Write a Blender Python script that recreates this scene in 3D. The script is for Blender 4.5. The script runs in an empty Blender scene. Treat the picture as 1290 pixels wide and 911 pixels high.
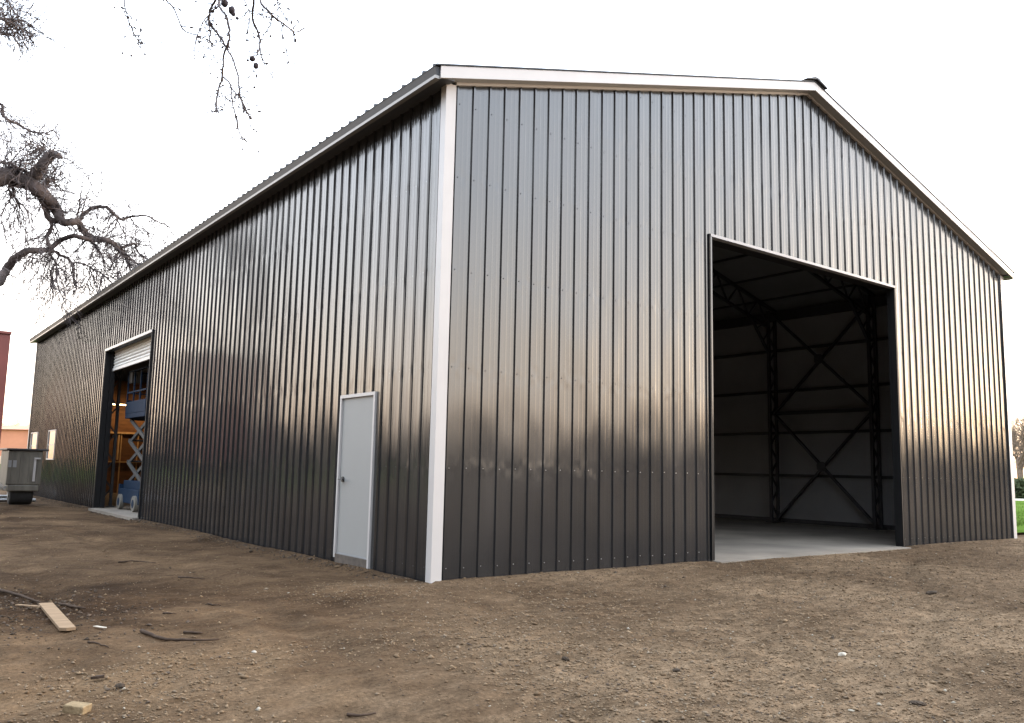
import bpy, math, random
import numpy as np
from mathutils import Vector, Matrix
random.seed(7); rng = np.random.default_rng(11)
S = bpy.context.scene
COL = S.collection
PI = math.pi
R_ = math.radians

# ------------------------------------------------------------------ camera
CAM = Vector((-4.945, -7.7899, 1.1833))
YAW, PIT, ROL, FPX = 0.6526, 0.1272, 0.021, 1066.9
F = Vector((math.sin(YAW)*math.cos(PIT), math.cos(YAW)*math.cos(PIT), math.sin(PIT)))
R0 = Vector((math.cos(YAW), -math.sin(YAW), 0)); U0 = R0.cross(F)
R = R0*math.cos(ROL) + U0*math.sin(ROL); U = -R0*math.sin(ROL) + U0*math.cos(ROL)
cd = bpy.data.cameras.new('camera'); co = bpy.data.objects.new('camera', cd); COL.objects.link(co)
cd.sensor_width = 36; cd.lens = FPX/1290*36; cd.clip_end = 4000; cd.clip_start = 0.05
M3 = Matrix((R, U, -F)).transposed()
co.matrix_world = Matrix.Translation(CAM) @ M3.to_4x4()
S.camera = co
def at(u, v, D):                       # a traced point at horizontal distance D from the camera
    d = F + R*((u-645)/FPX) - U*((v-455.5)/FPX)
    return CAM + d*(D/math.hypot(d.x, d.y))

# ------------------------------------------------------------------ materials
def newmat(name):
    m = bpy.data.materials.new(name); m.use_nodes = True
    n = m.node_tree.nodes; l = m.node_tree.links
    return m, n, l, n['Principled BSDF']
def simple(name, col, rough=.6, metal=0, var=.15, scale=8, bump=0, spec=.5, bscale=None, stretch=None):
    m, n, l, b = newmat(name)
    b.inputs['Roughness'].default_value = rough; b.inputs['Metallic'].default_value = metal
    b.inputs['Specular IOR Level'].default_value = spec
    tc = n.new('ShaderNodeTexCoord'); src = tc.outputs['Object']
    if stretch:
        mp = n.new('ShaderNodeMapping'); mp.inputs['Scale'].default_value = stretch; l.new(src, mp.inputs[0]); src = mp.outputs[0]
    no = n.new('ShaderNodeTexNoise'); no.inputs['Scale'].default_value = scale; no.inputs['Detail'].default_value = 5
    l.new(src, no.inputs['Vector'])
    rp = n.new('ShaderNodeValToRGB'); c = Vector(col)
    rp.color_ramp.elements[0].position = .3; rp.color_ramp.elements[1].position = .7
    rp.color_ramp.elements[0].color = (*(c*(1-var)), 1); rp.color_ramp.elements[1].color = (*(c*(1+var)), 1)
    l.new(no.outputs['Fac'], rp.inputs[0]); l.new(rp.outputs[0], b.inputs['Base Color'])
    if bump:
        bp = n.new('ShaderNodeBump'); bp.inputs['Distance'].default_value = bump
        nb = n.new('ShaderNodeTexNoise'); nb.inputs['Scale'].default_value = bscale or scale*3; nb.inputs['Detail'].default_value = 4
        l.new(src, nb.inputs['Vector']); l.new(nb.outputs['Fac'], bp.inputs['Height']); l.new(bp.outputs[0], b.inputs['Normal'])
    return m
def emis(name, col, st):
    m, n, l, b = newmat(name)
    b.inputs['Base Color'].default_value = (*col, 1)
    b.inputs['Emission Color'].default_value = (*col, 1); b.inputs['Emission Strength'].default_value = st
    return m

def panel_material():
    # charcoal painted steel, glossy, with oil-canning: gentle waves tall and narrow plus dents at the girt lines
    m, n, l, b = newmat('charcoal_painted_steel')
    b.inputs['Roughness'].default_value = .2
    b.inputs['Specular IOR Level'].default_value = .58; b.inputs['IOR'].default_value = 1.70
    tc = n.new('ShaderNodeTexCoord')
    def noise(scale, st, det=2):
        mp = n.new('ShaderNodeMapping'); mp.inputs['Scale'].default_value = st; l.new(tc.outputs['Object'], mp.inputs[0])
        t = n.new('ShaderNodeTexNoise'); t.inputs['Scale'].default_value = scale; t.inputs['Detail'].default_value = det
        l.new(mp.outputs[0], t.inputs['Vector']); return t.outputs['Fac']
    def math_(op, a, bb):
        t = n.new('ShaderNodeMath'); t.operation = op
        for i, x in enumerate((a, bb)):
            if isinstance(x, (int, float)): t.inputs[i].default_value = x
            else: l.new(x, t.inputs[i])
        return t.outputs[0]
    big = noise(1.0, (1.5, 1.5, .62), 1)
    sm = noise(1.0, (4.2, 4.2, 1.0), 1)
    # distance to the nearest girt line (1.1 m apart), a narrow bell
    sp = n.new('ShaderNodeSeparateXYZ'); l.new(tc.outputs['Object'], sp.inputs[0])
    fr = math_('FRACT', math_('DIVIDE', math_('SUBTRACT', sp.outputs[2], .09-.55), 1.1), 0)
    d = math_('ABSOLUTE', math_('SUBTRACT', fr, .5), 0)
    bell = n.new('ShaderNodeMapRange'); bell.interpolation_type = 'SMOOTHSTEP'
    bell.inputs['From Min'].default_value = 0; bell.inputs['From Max'].default_value = .14
    bell.inputs['To Min'].default_value = 1; bell.inputs['To Max'].default_value = 0
    l.new(d, bell.inputs['Value'])
    dent = noise(1.0, (9, 9, 3.0), 1)
    dn = math_('MULTIPLY', bell.outputs[0], math_('SUBTRACT', dent, .5))
    h = math_('ADD', math_('ADD', math_('MULTIPLY', big, .023), math_('MULTIPLY', sm, .0065)), math_('MULTIPLY', dn, .0065))
    bp = n.new('ShaderNodeBump'); bp.inputs['Strength'].default_value = 1; bp.inputs['Distance'].default_value = 1
    l.new(h, bp.inputs['Height']); l.new(bp.outputs[0], b.inputs['Normal'])
    # dust towards nothing in particular: broad streaks of dirt
    du = noise(1.0, (2.2, 2.2, .35), 5)
    rp = n.new('ShaderNodeValToRGB'); rp.color_ramp.elements[0].position = .3; rp.color_ramp.elements[1].position = .75
    rp.color_ramp.elements[0].color = (.0150, .0155, .0165, 1); rp.color_ramp.elements[1].color = (.021, .0215, .0225, 1)
    l.new(du, rp.inputs[0]); l.new(rp.outputs[0], b.inputs['Base Color'])
    rr = n.new('ShaderNodeMapRange'); rr.inputs['To Min'].default_value = .12; rr.inputs['To Max'].default_value = .20
    l.new(du, rr.inputs['Value']); l.new(rr.outputs[0], b.inputs['Roughness'])
    return m
M = {}
M['panel'] = panel_material()
M['char_trim'] = simple('charcoal_trim', (.022, .024, .028), .5, var=.1, scale=2, spec=.3)
M['white_trim'] = simple('white_painted_trim', (.42, .40, .385), .35, var=.03, scale=3)
M['eave_soffit'] = simple('slate_soffit', (.06, .066, .078), .5, var=.05)
M['drip'] = simple('highlight_drip', (.26, .255, .245), .35, var=.05)  # paler than the dark eave trim: paints in the lip's sky highlight
M['black_trim'] = simple('black_trim', (.006, .006, .0065), .6, var=.1, spec=.25)
M['liner'] = simple('grey_wall_insulation', (.245, .245, .25), .8, var=.08, scale=1.2, bump=.01, bscale=3)
M['ceil'] = simple('grey_roof_insulation', (.16, .165, .17), .85, var=.1, scale=1.2)
M['steel'] = simple('dark_primed_steel', (.03, .031, .034), .55, var=.2, scale=5)
M['concrete'] = simple('concrete', (.175, .153, .125), .75, var=.3, scale=1.0, bump=.003, bscale=30)
M['door'] = simple('white_door_paint', (.235, .237, .228), .5, var=.02, scale=3)
M['black'] = simple('black_metal', (.02, .02, .02), .35)
M['galv'] = simple('ribbed_curtain_steel', (.62, .61, .57), .45, metal=.0, var=.06, scale=3)
M['plywood'] = simple('plywood_sheet', (.13, .06, .022), .7, var=.3, scale=2.5, stretch=(1, 1, 4))
M['timber'] = simple('framing_timber', (.55, .36, .18), .6, var=.15, scale=6)
M['tube'] = emis('lit_tube', (1.0, .62, .28), 4)
M['blue'] = simple('blue_machine_paint', (.005, .018, .042), .7, var=.12, scale=6, spec=.15)
M['arm'] = simple('dusty_grey_arm_paint', (.05, .05, .048), .7, var=.15, scale=6)
M['tyre_white'] = simple('pale_solid_tyre', (.13, .12, .10), .7, var=.12)
M['rubber'] = simple('black_rubber', (.02, .02, .02), .8)
M['screw'] = simple('screw_heads', (.55, .53, .5), .35, metal=.7)
M['glass'] = simple('window_glass', (.03, .032, .035), .03, var=.02, spec=1.0)
M['olive'] = simple('weathered_steel_box', (.11, .10, .08), .5, var=.3, scale=7, stretch=(1, 1, .25))
M['lid'] = simple('black_lid', (.018, .018, .02), .5)
M['grey_plate'] = simple('grey_plate', (.22, .225, .23), .5, var=.08)
M['pipe'] = simple('galvanised_pipe', (.45, .46, .46), .4, metal=.5, var=.12)
M['red'] = simple('faded_red_steel', (.20, .05, .037), .55, var=.16, scale=1.5)
M['rust'] = simple('rust_orange_siding', (.42, .18, .105), .8, var=.1, scale=.4)
M['tan'] = simple('tan_plinth', (.5, .40, .29), .8, var=.1)
M['bark'] = simple('sycamore_bark', (.06, .046, .042), .95, var=.5, scale=2.2, bump=.05, bscale=6)
M['twig'] = simple('dark_twig_bark', (.075, .06, .058), .9, var=.2)
M['gold'] = simple('pale_twigs', (.36, .27, .16), .9, var=.25)
M['farbark'] = simple('grey_brown_bark', (.12, .085, .06), .9, var=.3)
M['ball'] = simple('seed_ball', (.05, .04, .045), .95, bump=.004, bscale=300, scale=60)
M['plank'] = simple('weathered_pine', (.21, .145, .09), .9, spec=.1, var=.2, scale=5, stretch=(6, .5, 2))
M['stick'] = simple('brown_stick', (.05, .034, .024), .9, spec=.1, var=.3, scale=20)
M['beige'] = simple('beige_block', (.21, .155, .09), .95, spec=.1, var=.25, scale=14, bump=.01, bscale=40)
M['chip'] = simple('pale_chip', (.34, .30, .24), .7, var=.15, scale=20)
M['stone_dark'] = simple('dark_stone', (.05, .038, .028), .95, spec=.08, var=.3, scale=30, bump=.01, bscale=60)
M['asphalt'] = simple('pale_road', (.34, .30, .26), .9, var=.06)
M['woods'] = simple('distant_woods', (.035, .03, .024), 1, var=.3, scale=.2, spec=0)
M['hedge'] = simple('dull_green_shrubs', (.055, .075, .03), .9, var=.4, scale=2)

# ------------------------------------------------------------------ mesh collector
class MB:
    def __init__(s): s.v = []; s.f = []
    def add(s, vs, fs):
        o = len(s.v); s.v += [tuple(x) for x in vs]; s.f += [tuple(i+o for i in f) for f in fs]; return s
    def box(s, a, b):
        x0, y0, z0 = [min(a[i], b[i]) for i in range(3)]; x1, y1, z1 = [max(a[i], b[i]) for i in range(3)]
        return s.add([(x0,y0,z0),(x1,y0,z0),(x1,y1,z0),(x0,y1,z0),(x0,y0,z1),(x1,y0,z1),(x1,y1,z1),(x0,y1,z1)],
              [(0,3,2,1),(4,5,6,7),(0,1,5,4),(1,2,6,5),(2,3,7,6),(3,0,4,7)])
    def bar(s, p, q, w, h=None, up=(0,0,1)):          # square bar from p to q
        p = Vector(p); q = Vector(q); h = h or w; d = (q-p).normalized(); up = Vector(up)
        if abs(d.dot(up)) > .98: up = Vector((1,0,0)) if abs(d.x) < .9 else Vector((0,1,0))
        a = d.cross(up).normalized(); b = a.cross(d).normalized()
        vs = [c + a*(i*w/2) + b*(j*h/2) for c in (p, q) for i, j in ((-1,-1),(1,-1),(1,1),(-1,1))]
        return s.add(vs, [(3,2,1,0),(4,5,6,7),(0,1,5,4),(1,2,6,5),(2,3,7,6),(3,0,4,7)])
    def tube(s, pts, rad, n=7, cap=True):
        pts = [Vector(p) for p in pts]; N = len(pts)
        if not isinstance(rad, (list, tuple)): rad = [rad]*N
        o = len(s.v); ref = None
        for i, p in enumerate(pts):
            d = (pts[min(i+1, N-1)] - pts[max(i-1, 0)]).normalized()
            if ref is None:
                ref = d.cross(Vector((0,0,1)));
                if ref.length < .05: ref = d.cross(Vector((1,0,0)))
            a = (ref - d*ref.dot(d)).normalized(); b = d.cross(a); ref = a
            for k in range(n):
                t = 2*PI*k/n; s.v.append(tuple(p + (a*math.cos(t)+b*math.sin(t))*rad[i]))
        for i in range(N-1):
            for k in range(n):
                k2 = (k+1) % n; s.f.append((o+i*n+k, o+i*n+k2, o+(i+1)*n+k2, o+(i+1)*n+k))
        if cap:
            s.f.append(tuple(o+k for k in range(n))[::-1]); s.f.append(tuple(o+(N-1)*n+k for k in range(n)))
        return s
    def poly_prism(s, pts, off):                       # flat polygon pushed by off
        n = len(pts); off = Vector(off); P = [Vector(p) for p in pts]
        return s.add(P+[p+off for p in P], [tuple(range(n))[::-1], tuple(range(n, 2*n))]+[(i, (i+1)%n, n+(i+1)%n, n+i) for i in range(n)])
    def build(s, name, mat, parent=None, smooth=False, bevel=0):
        me = bpy.data.meshes.new(name); me.from_pydata(s.v, [], s.f); me.materials.append(mat); me.update()
        if smooth: me.shade_smooth()
        o = bpy.data.objects.new(name, me); COL.objects.link(o)
        if parent:
            o.parent = parent
            # meshes are written in world coordinates: cancel the parent's offset
            w = Matrix.Translation(-world_of(parent)); me.transform(w)
        if bevel:
            b = o.modifiers.new('bevel', 'BEVEL'); b.width = bevel; b.segments = 2; b.limit_method = 'ANGLE'
        return o
WORLD = {}
def world_of(o):
    t = Vector((0,0,0))
    while o: t += o.location; o = o.parent
    return t
def tag(o, label=None, cat=None, group=None, kind=None):
    if label: o['label'] = label
    if cat: o['category'] = cat
    if group: o['group'] = group
    if kind: o['kind'] = kind
    return o
def thing(name, loc, label, cat, group=None):
    o = bpy.data.objects.new(name, None); COL.objects.link(o); o.location = loc; o.empty_display_size = .2
    return tag(o, label, cat, group)
def recenter(o, p):                                    # move a single mesh's origin to p
    o.data.transform(Matrix.Translation(-Vector(p))); o.location = p; return o

# ------------------------------------------------------------------ dimensions of the shed
W, L, H, SL = 14.19, 27.82, 5.54, .281
AP = H + SL*W/2
BD0, BD1, BDH = 4.5556, 9.6726, 4.61                   # big opening in the gable
GD0, GD1, GDH = 11.79, 16.17, 4.04                     # roller door in the side
MD0, MD1, MDH = 1.37, 2.30, 2.09                       # walk door in the side
WIN = [(22.40, 23.70, 1.2, 2.15), (25.85, 27.2, 1.2, 2.15)]
PITCH = .2286
def profile(length, off=0.0, h=.020):
    base = [(0,0),(.007,h),(.025,h),(.032,0),(.088,0),(.095,.0011),(.107,.0011),(.114,0),(.154,0),(.161,.0011),(.173,.0011),(.180,0)]
    out = [(0.0, 0.0)]; k = -1
    while True:
        s0 = k*PITCH + off
        if s0 > length: break
        for a, b in base:
            if 1e-4 < s0+a < length-1e-4: out.append((s0+a, b))
        k += 1
    out.append((length, 0.0)); return out
def wall_mesh(p0, along, out, length, ztop, openings, off=0.0, flat=False, zb=-.04):
    along = Vector(along); out = Vector(out); p0 = Vector(p0); mb = MB()
    pr = profile(length, off) if not flat else [(0,0),(length,0)]
    cuts = sorted({c for o in openings for c in o[:2]} | ({W/2} if length < 20 else set()))
    pts = list(pr)
    for c in cuts:
        if 0 < c < length and all(abs(c-p[0]) > 1e-6 for p in pts):
            for (a, da), (b, db) in zip(pr[:-1], pr[1:]):
                if a < c < b: pts.append((c, da+(db-da)*(c-a)/(b-a)))
    pts.sort()
    for (a, da), (b, db) in zip(pts[:-1], pts[1:]):
        m = (a+b)/2; segs = [(zb, None)]; blocked = sorted((o[2], o[3]) for o in openings if o[0] < m < o[1])
        iv = []; z = zb
        for lo, hi in blocked:
            if lo > z: iv.append((z, z, lo, lo))
            z = hi
        iv.append((z, z, ztop(a), ztop(b)))
        for za, zb_, zc, zd in iv:
            A = p0+along*a+out*da; B = p0+along*b+out*db; z0 = Vector((0,0,1))
            mb.add([A+z0*za, B+z0*zb_, B+z0*zd, A+z0*zc], [(0,1,2,3)])
    return mb
def gtop(x): return H + SL*(x if x < W/2 else W-x)

shed = thing('metal_shed', (0,0,0), 'large charcoal ribbed steel shed with white corner trim, a big open doorway and gable roof', 'shed')
gw = wall_mesh((0,0,0), (1,0,0), (0,-1,0), W, gtop, [(BD0, BD1, -1, BDH)], off=.12).build('wall', M['panel'], shed); gw['label'] = 'ribbed charcoal gable wall with the big doorway'
sw = wall_mesh((0,0,0), (0,1,0), (-1,0,0), L, lambda s: H, [(MD0, MD1, -1, MDH), (GD0, GD1, -1, GDH)] + WIN, off=.1).build('wall', M['panel'], shed); sw['label'] = 'long ribbed charcoal side wall with the white walk door'
wall_mesh((0,L,0), (1,0,0), (0,1,0), W, gtop, [], off=.12).build('wall', M['panel'], shed)
wall_mesh((W,0,0), (0,1,0), (1,0,0), L, lambda s: H, [], off=.1).build('wall', M['panel'], shed)

# screws: little hex heads in rows at the girt lines, on the flats beside the ribs
def screws(p0, along, out, length, rows, openings, off, ztop):
    along = Vector(along); out = Vector(out); mb = MB()
    for z in rows:
        k = 0
        while k*PITCH+off+.052 < length-.12:
            for dx in (.052, ):
                s_ = k*PITCH+off+dx
                if s_ < .13: continue
                if any(o[0]-.06 < s_ < o[1]+.06 and o[2] < z < o[3]+.06 for o in openings): continue
                if z > ztop(s_)-.1: continue
                c = Vector(p0)+along*s_+Vector((0,0,z+random.uniform(-.006, .006)))
                ring = [c+(along*math.cos(t)+Vector((0,0,1))*math.sin(t))*.0062 for t in [i*PI/3 for i in range(6)]]
                mb.add([q for q in ring]+[q+out*.006 for q in ring], [(6,7,8,9,10,11)]+[(i, (i+1)%6, 6+(i+1)%6, 6+i) for i in range(6)])
            k += 1
    return mb
rows = [.12, 1.19]; rows2 = [2.30, 3.40, 4.48, 5.35, 6.3]; SCR = simple('lit_screws', (.20, .19, .18), .5, metal=.3)  # gable's lower rows painted paler as if catching light; other screws charcoal
screws((0,-.0005,0), (1,0,0), (0,-1,0), W, rows, [(BD0, BD1, -1, BDH)], .12, gtop).build('screw_row', SCR, gw)['kind'] = 'stuff'
screws((0,-.0005,0), (1,0,0), (0,-1,0), W, rows2, [(BD0, BD1, -1, BDH)], .12, gtop).build('screw_row', M['char_trim'], gw)['kind'] = 'stuff'
screws((-.0005,0,0), (0,1,0), (-1,0,0), L, rows+rows2[:4], [(MD0, MD1, -1, MDH), (GD0, GD1, -1, GDH)]+WIN, .1, lambda s: H).build('screw_row', M['char_trim'], sw)['kind'] = 'stuff'

# roof: ribbed sheets, ridge cap, rake and eave trim, soffits
OE, OR = .20, .17                                      # eave and rake overhang
ZR0 = 5.64                                             # sheet height at x = -OE
def roofz(x): return ZR0 + SL*((x+OE) if x < W/2 else (W-x+OE))
def roof_side(sgn):
    mb = MB(); pr = profile(L+2*OR+.02, off=.05, h=.032)
    xe = -OE-.07 if sgn < 0 else W+OE+.07
    ze = roofz(xe)
    for (a, da), (b, db) in zip(pr[:-1], pr[1:]):
        if a == b: continue
        y0 = -OR-.01+a; y1 = -OR-.01+b
        mb.add([(xe, y0, ze+da), (xe, y1, ze+db), (W/2, y1, roofz(W/2)+db), (W/2, y0, roofz(W/2)+da)], [(0,1,2,3) if sgn > 0 else (3,2,1,0)])
        mb.add([(xe, y0, ze-.006), (xe, y1, ze-.006), (xe, y1, ze+db), (xe, y0, ze+da)], [(0,1,2,3)])
    # gable-end edge of the sheet
    for y in (-OR-.01, L+OR+.01):
        mb.add([(xe, y, ze-.006), (W/2, y, roofz(W/2)-.006), (W/2, y, roofz(W/2)+.012), (xe, y, ze+.012)], [(0,1,2,3)])
    return mb
roofp = roof_side(-1).build('roof', M['char_trim'], shed); roof_side(1).build('roof', M['char_trim'], shed)
mb = MB(); zr = roofz(W/2)
mb.poly_prism([(W/2-.30, -OR-.05, zr-.30*SL+.040), (W/2-.05, -OR-.05, zr+.055), (W/2+.05, -OR-.05, zr+.055), (W/2+.30, -OR-.05, zr-.30*SL+.040), (W/2+.30, -OR-.05, zr-.30*SL+.030), (W/2, -OR-.05, zr+.028), (W/2-.30, -OR-.05, zr-.30*SL+.030)], (0, L+2*OR+.1, 0))
mb.build('ridge_cap', M['char_trim'], shed)
def rake(y, d):                                        # white fascia board: outer face at y
    mb = MB(); xa, xb = -OE, W+OE; t = .13
    for x0, x1 in ((xa, W/2), (W/2, xb)):
        z0, z1 = roofz(x0)-.012, roofz(x1)-.012
        mb.poly_prism([(x0, y, z0-t), (x1, y, z1-t), (x1, y, z1), (x0, y, z0)], (0, d*.02, 0))
        # kicked-out drip lip along the bottom
        mb.poly_prism([(x0, y-d*.008, z0-t-.012), (x1, y-d*.008, z1-t-.012), (x1, y-d*.008, z1-t), (x0, y-d*.008, z0-t)], (0, d*.026, 0))
    return mb
rake(-OR, 1).build('rake_trim', M['white_trim'], shed); rake(L+OR, -1).build('rake_trim', M['white_trim'], shed)
def rake_soffit(y0, y1):
    mb = MB()
    for x0, x1 in ((-OE, W/2), (W/2, W+OE)):
        z0, z1 = roofz(x0)-.145, roofz(x1)-.145
        mb.poly_prism([(x0, y0, z0), (x1, y0, z1), (x1, y1, z1), (x0, y1, z0)], (0, 0, .012))
    return mb
M['soffit'] = simple('grey_soffit', (.30, .31, .32), .5, var=.05, scale=2)
rake_soffit(-OR+.021, .05).build('soffit', M['soffit'], shed)
rake_soffit(L-.05, L+OR-.021).build('soffit', M['soffit'], shed)
# thin white J trim under the rake soffit, against the wall
mb = MB()
for x0, x1 in ((.1, W/2), (W/2, W-.1)):
    z0, z1 = roofz(x0)-.148, roofz(x1)-.148
    mb.poly_prism([(x0, -.036, z0-.035), (x1, -.036, z1-.035), (x1, -.036, z1), (x0, -.036, z0)], (0, .038, 0))
mb.build('wall_top_trim', M['white_trim'], shed)
def eave(sg):
    X = lambda x: x if sg < 0 else W-x
    zt = roofz(-OE-.06)-.008
    face = MB(); y0, y1 = -OR+.021, L+OR-.021
    prof = [(-OE-.065, zt), (-OE-.04, zt-.10), (-OE+.01, zt-.10), (-OE+.01, zt)]
    face.poly_prism([(X(a), y0, b) for a, b in prof], (0, y1-y0, 0)).build('eave_trim', M['char_trim'], shed)
    lip = MB(); prof = [(-OE-.050, zt-.101), (-OE-.066, zt-.105), (-OE-.062, zt-.138), (-OE+.005, zt-.134), (-OE+.005, zt-.101)]
    lip.poly_prism([(X(a), y0, b) for a, b in prof], (0, y1-y0, 0)).build('eave_drip', M['drip'], shed)
    sf = MB(); prof = [(-OE+.006, zt-.112), (-.001, zt-.100), (-.001, zt-.086), (-OE+.006, zt-.098)]
    sf.poly_prism([(X(a), y0+.002, b) for a, b in prof], (0, y1-y0-.004, 0)).build('soffit', M['eave_soffit'], shed)
eave(-1); eave(1)
# white corner trim: two legs each
def corner(x, y, sx, sy):
    mb = MB(); t = .034
    a, b = .10, .075
    zt = H-.005
    mb.poly_prism([(x+sx*t, y+sy*t, -.02), (x-sx*a, y+sy*t, -.02), (x-sx*a, y+sy*(t-.008), -.02), (x+sx*(t-.008), y+sy*(t-.008), -.02), (x+sx*(t-.008), y-sy*b, -.02), (x+sx*t, y-sy*b, -.02)], (0, 0, zt+.02))
    return mb.build('corner_trim', M['white_trim'], shed)
corner(0, 0, -1, -1); corner(W, 0, 1, -1); corner(0, L, -1, 1); corner(W, L, 1, 1)

# slab
slab = MB(); slab.box((.003, .003, -.35), (W-.003, L-.003, -.005))
slab.box((BD0+.0, -.16, -.30), (BD1-.0, .002, -.008)); slab.box((-.14, GD0-.02, -.3), (.002, GD1+.02, -.008))
sl = slab.build('floor_slab', M['concrete'], shed)
mb = MB(); mb.box((-.012, .08, -.35), (.002, GD0-.03, -.041)); mb.box((-.012, GD1+.03, -.35), (.002, L-.1, -.041))
mb.build('foundation', simple('dirty_foundation', (.15, .125, .10), .9, var=.3, scale=4), shed)

# inner liners and jambs
wall_mesh((W-.06, .06, 0), (0,1,0), (-1,0,0), L-.12, lambda s: H-.05, [], flat=True, zb=-.003).build('liner', M['liner'], shed)
wall_mesh((.06, .06, 0), (0,1,0), (1,0,0), L-.12, lambda s: H-.05, [(a-.06, b-.06, c, d) for a, b, c, d in [(MD0, MD1, -1, MDH), (GD0, GD1, -1, GDH)]+WIN], flat=True, zb=-.003).build('liner', M['liner'], shed)
def gl(y, op):
    return wall_mesh((.06, y, 0), (1,0,0), (0,1,0), W-.12, lambda x: gtop(x+.06)-.05, op, flat=True, zb=-.003)
gl(.06, [(BD0-.06, BD1-.06, -1, BDH)]).build('liner', M['liner'], shed)
gl(L-.06, []).build('liner', M['liner'], shed)
mb = MB()
for x0, x1 in ((.0, W/2), (W/2, W)):
    mb.add([(x0, 0, gtop(x0)-.02), (x1, 0, gtop(x1)-.02), (x1, L, gtop(x1)-.02), (x0, L, gtop(x0)-.02)], [(0,1,2,3)])
mb.build('ceiling_liner', M['ceil'], shed)
# big doorway jambs and header: black steel channels, thin pale edge outside
dw = MB()
dw.box((BD0-.22, .062, -.004), (BD0+.004, .30, BDH+.25)); dw.box((BD1-.004, .062, -.004), (BD1+.25, .115, BDH+.25)); dw.box((BD0+.004, .062, BDH-.004), (BD1-.004, .30, BDH+.25))
dw.build('door_jamb', M['black_trim'], shed)
dw = MB(); dw.box((BD0-.002, -.036, 0), (BD0+.026, .061, BDH-.013)); dw.build('door_edge_trim', M['panel'], shed)
dw = MB(); dw.box((BD0-.002, -.042, BDH-.012), (BD1+.002, .061, BDH+.028))
dw.build('door_edge_trim', simple('pale_edge_trim', (.26, .26, .27), .4, var=.05), shed)
dw = MB(); dw.box((BD1-.010, -.035, 0), (BD1+.012, .061, BDH-.013)); dw.build('door_edge_trim', M['black_trim'], shed)
dw = MB(); dw.box((BD0-.024, -.035, 0), (BD0-.003, .061, BDH+.027)); dw.build('door_edge_trim', M['black_trim'], shed)

# frames every 2.782 m: lattice columns, knee braces, roof trusses
NB = 10; BAY = L/NB
def column(y, sg):
    X = lambda x: W-x if sg > 0 else x
    mb = MB(); o, i = .20, .48; zt = H-.12
    mb.bar((X(o), y, 0), (X(o), y, zt), .07); mb.bar((X(i), y, 0), (X(i), y, zt+.05), .07)
    z = .12; k = 0
    while z+.36 < zt:
        a, b = (o, i) if k % 2 == 0 else (i, o)
        mb.bar((X(a), y, z), (X(b), y, z+.36), .035); z += .36; k += 1
    mb.box((X(.12), y-.13, -.004), (X(.56), y+.13, .02))
    # haunch
    mb.bar((X(i), y, 4.35), (X(1.25), y, gtop(1.25)-.62), .06)
    for t in (.33, .66): mb.bar((X(i+(1.25-i)*t), y, 4.35+(gtop(1.25)-.62-4.35)*t), (X(i), y, 4.35+(gtop(1.25)-.62-4.35)*t+.25), .03)
    return mb.build('column', M['steel'], shed)
def truss(y):
    mb = MB(); dep = .55
    T = lambda x: Vector((x, y, gtop(x)-.10)); Bm = lambda x: Vector((x, y, gtop(x)-.10-dep+.0))
    mb.bar(T(.15), T(W/2), .07); mb.bar(T(W/2), T(W-.15), .07)
    mb.bar(Bm(.5), Bm(W/2), .06); mb.bar(Bm(W/2), Bm(W-.5), .06)
    n = 16; xs = [.5+(W/2-.5)*k/n for k in range(n+1)]
    for side in (0, 1):
        for k in range(n):
            f = (lambda x: W-x) if side else (lambda x: x)
            a, b = f(xs[k]), f(xs[k+1])
            (mb.bar(Bm(a), T(b), .035) if k % 2 == 0 else mb.bar(T(a), Bm(b), .035))
    return mb.build('roof_truss', M['steel'], shed)
for k in range(1, NB):
    y = k*BAY
    column(y, 1)
    if not (GD0-.2 < y < GD1+.2): column(y, -1)
    truss(y)
for x in [1.1*k for k in range(1, 7)]:
    for xx in (x-.35, W-x+.35):
        mb = MB(); mb.box((xx-.03, .1, gtop(xx)-.075), (xx+.03, L-.1, gtop(xx)-.03)); mb.build('purlin', M['steel'], shed)
for xx in (.13, W-.13):
    mb = MB(); mb.box((xx-.06, .1, H-.30), (xx+.06, L-.1, H-.06)); mb.build('purlin', M['steel'], shed)
for z in (1.19, 2.28, 3.37, 4.45):
    mb = MB(); mb.box((W-.14, .1, z-.035), (W-.062, L-.1, z+.035)); mb.build('girt', M['steel'], shed)
    for a, b in ((.1, GD0-.1), (GD1+.1, L-.1)):
        if z < 2.1 and a < 1:
            a = MD1+.1
        if z < 2.2 and a > 10:
            b = 22.2
        mb = MB(); mb.box((.062, a, z-.035), (.14, b, z+.035)); mb.build('girt', M['steel'], shed)
    for a, b in ((.2, BD0-.25), (BD1+.28, W-.2)):
        mb = MB(); mb.box((a, .062, z-.035), (b, .14, z+.035)); mb.build('girt', M['steel'], shed)
mb = MB(); mb.box((W-.16, .1, -.002), (W-.062, L-.1, .10)); mb.build('girt', M['steel'], shed)
XB = W-.34
for y0 in (BAY, 7*BAY):
    y1 = y0+BAY
    for z0, z1 in ((.08, 2.76), (2.80, 5.36)):
        mb = MB(); mb.bar((XB, y0+.04, z0), (XB, y1-.04, z1), .085, .05); mb.bar((XB+.052, y1-.04, z0), (XB+.052, y0+.04, z1), .085, .05)
        ym, zm = (y0+y1)/2, (z0+z1)/2
        mb.poly_prism([(XB-.06, ym+a, zm+b) for a, b in ((-.12,-.06),(-.06,-.12),(.06,-.12),(.12,-.06),(.12,.06),(.06,.12),(-.06,.12),(-.12,.06))], (.012,0,0))
        mb.build('cross_brace', M['steel'], shed)
    mb = MB(); mb.bar((XB+.1, y0, 2.78), (XB+.1, y1, 2.78), .06, .09); mb.build('strut', M['steel'], shed)

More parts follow.
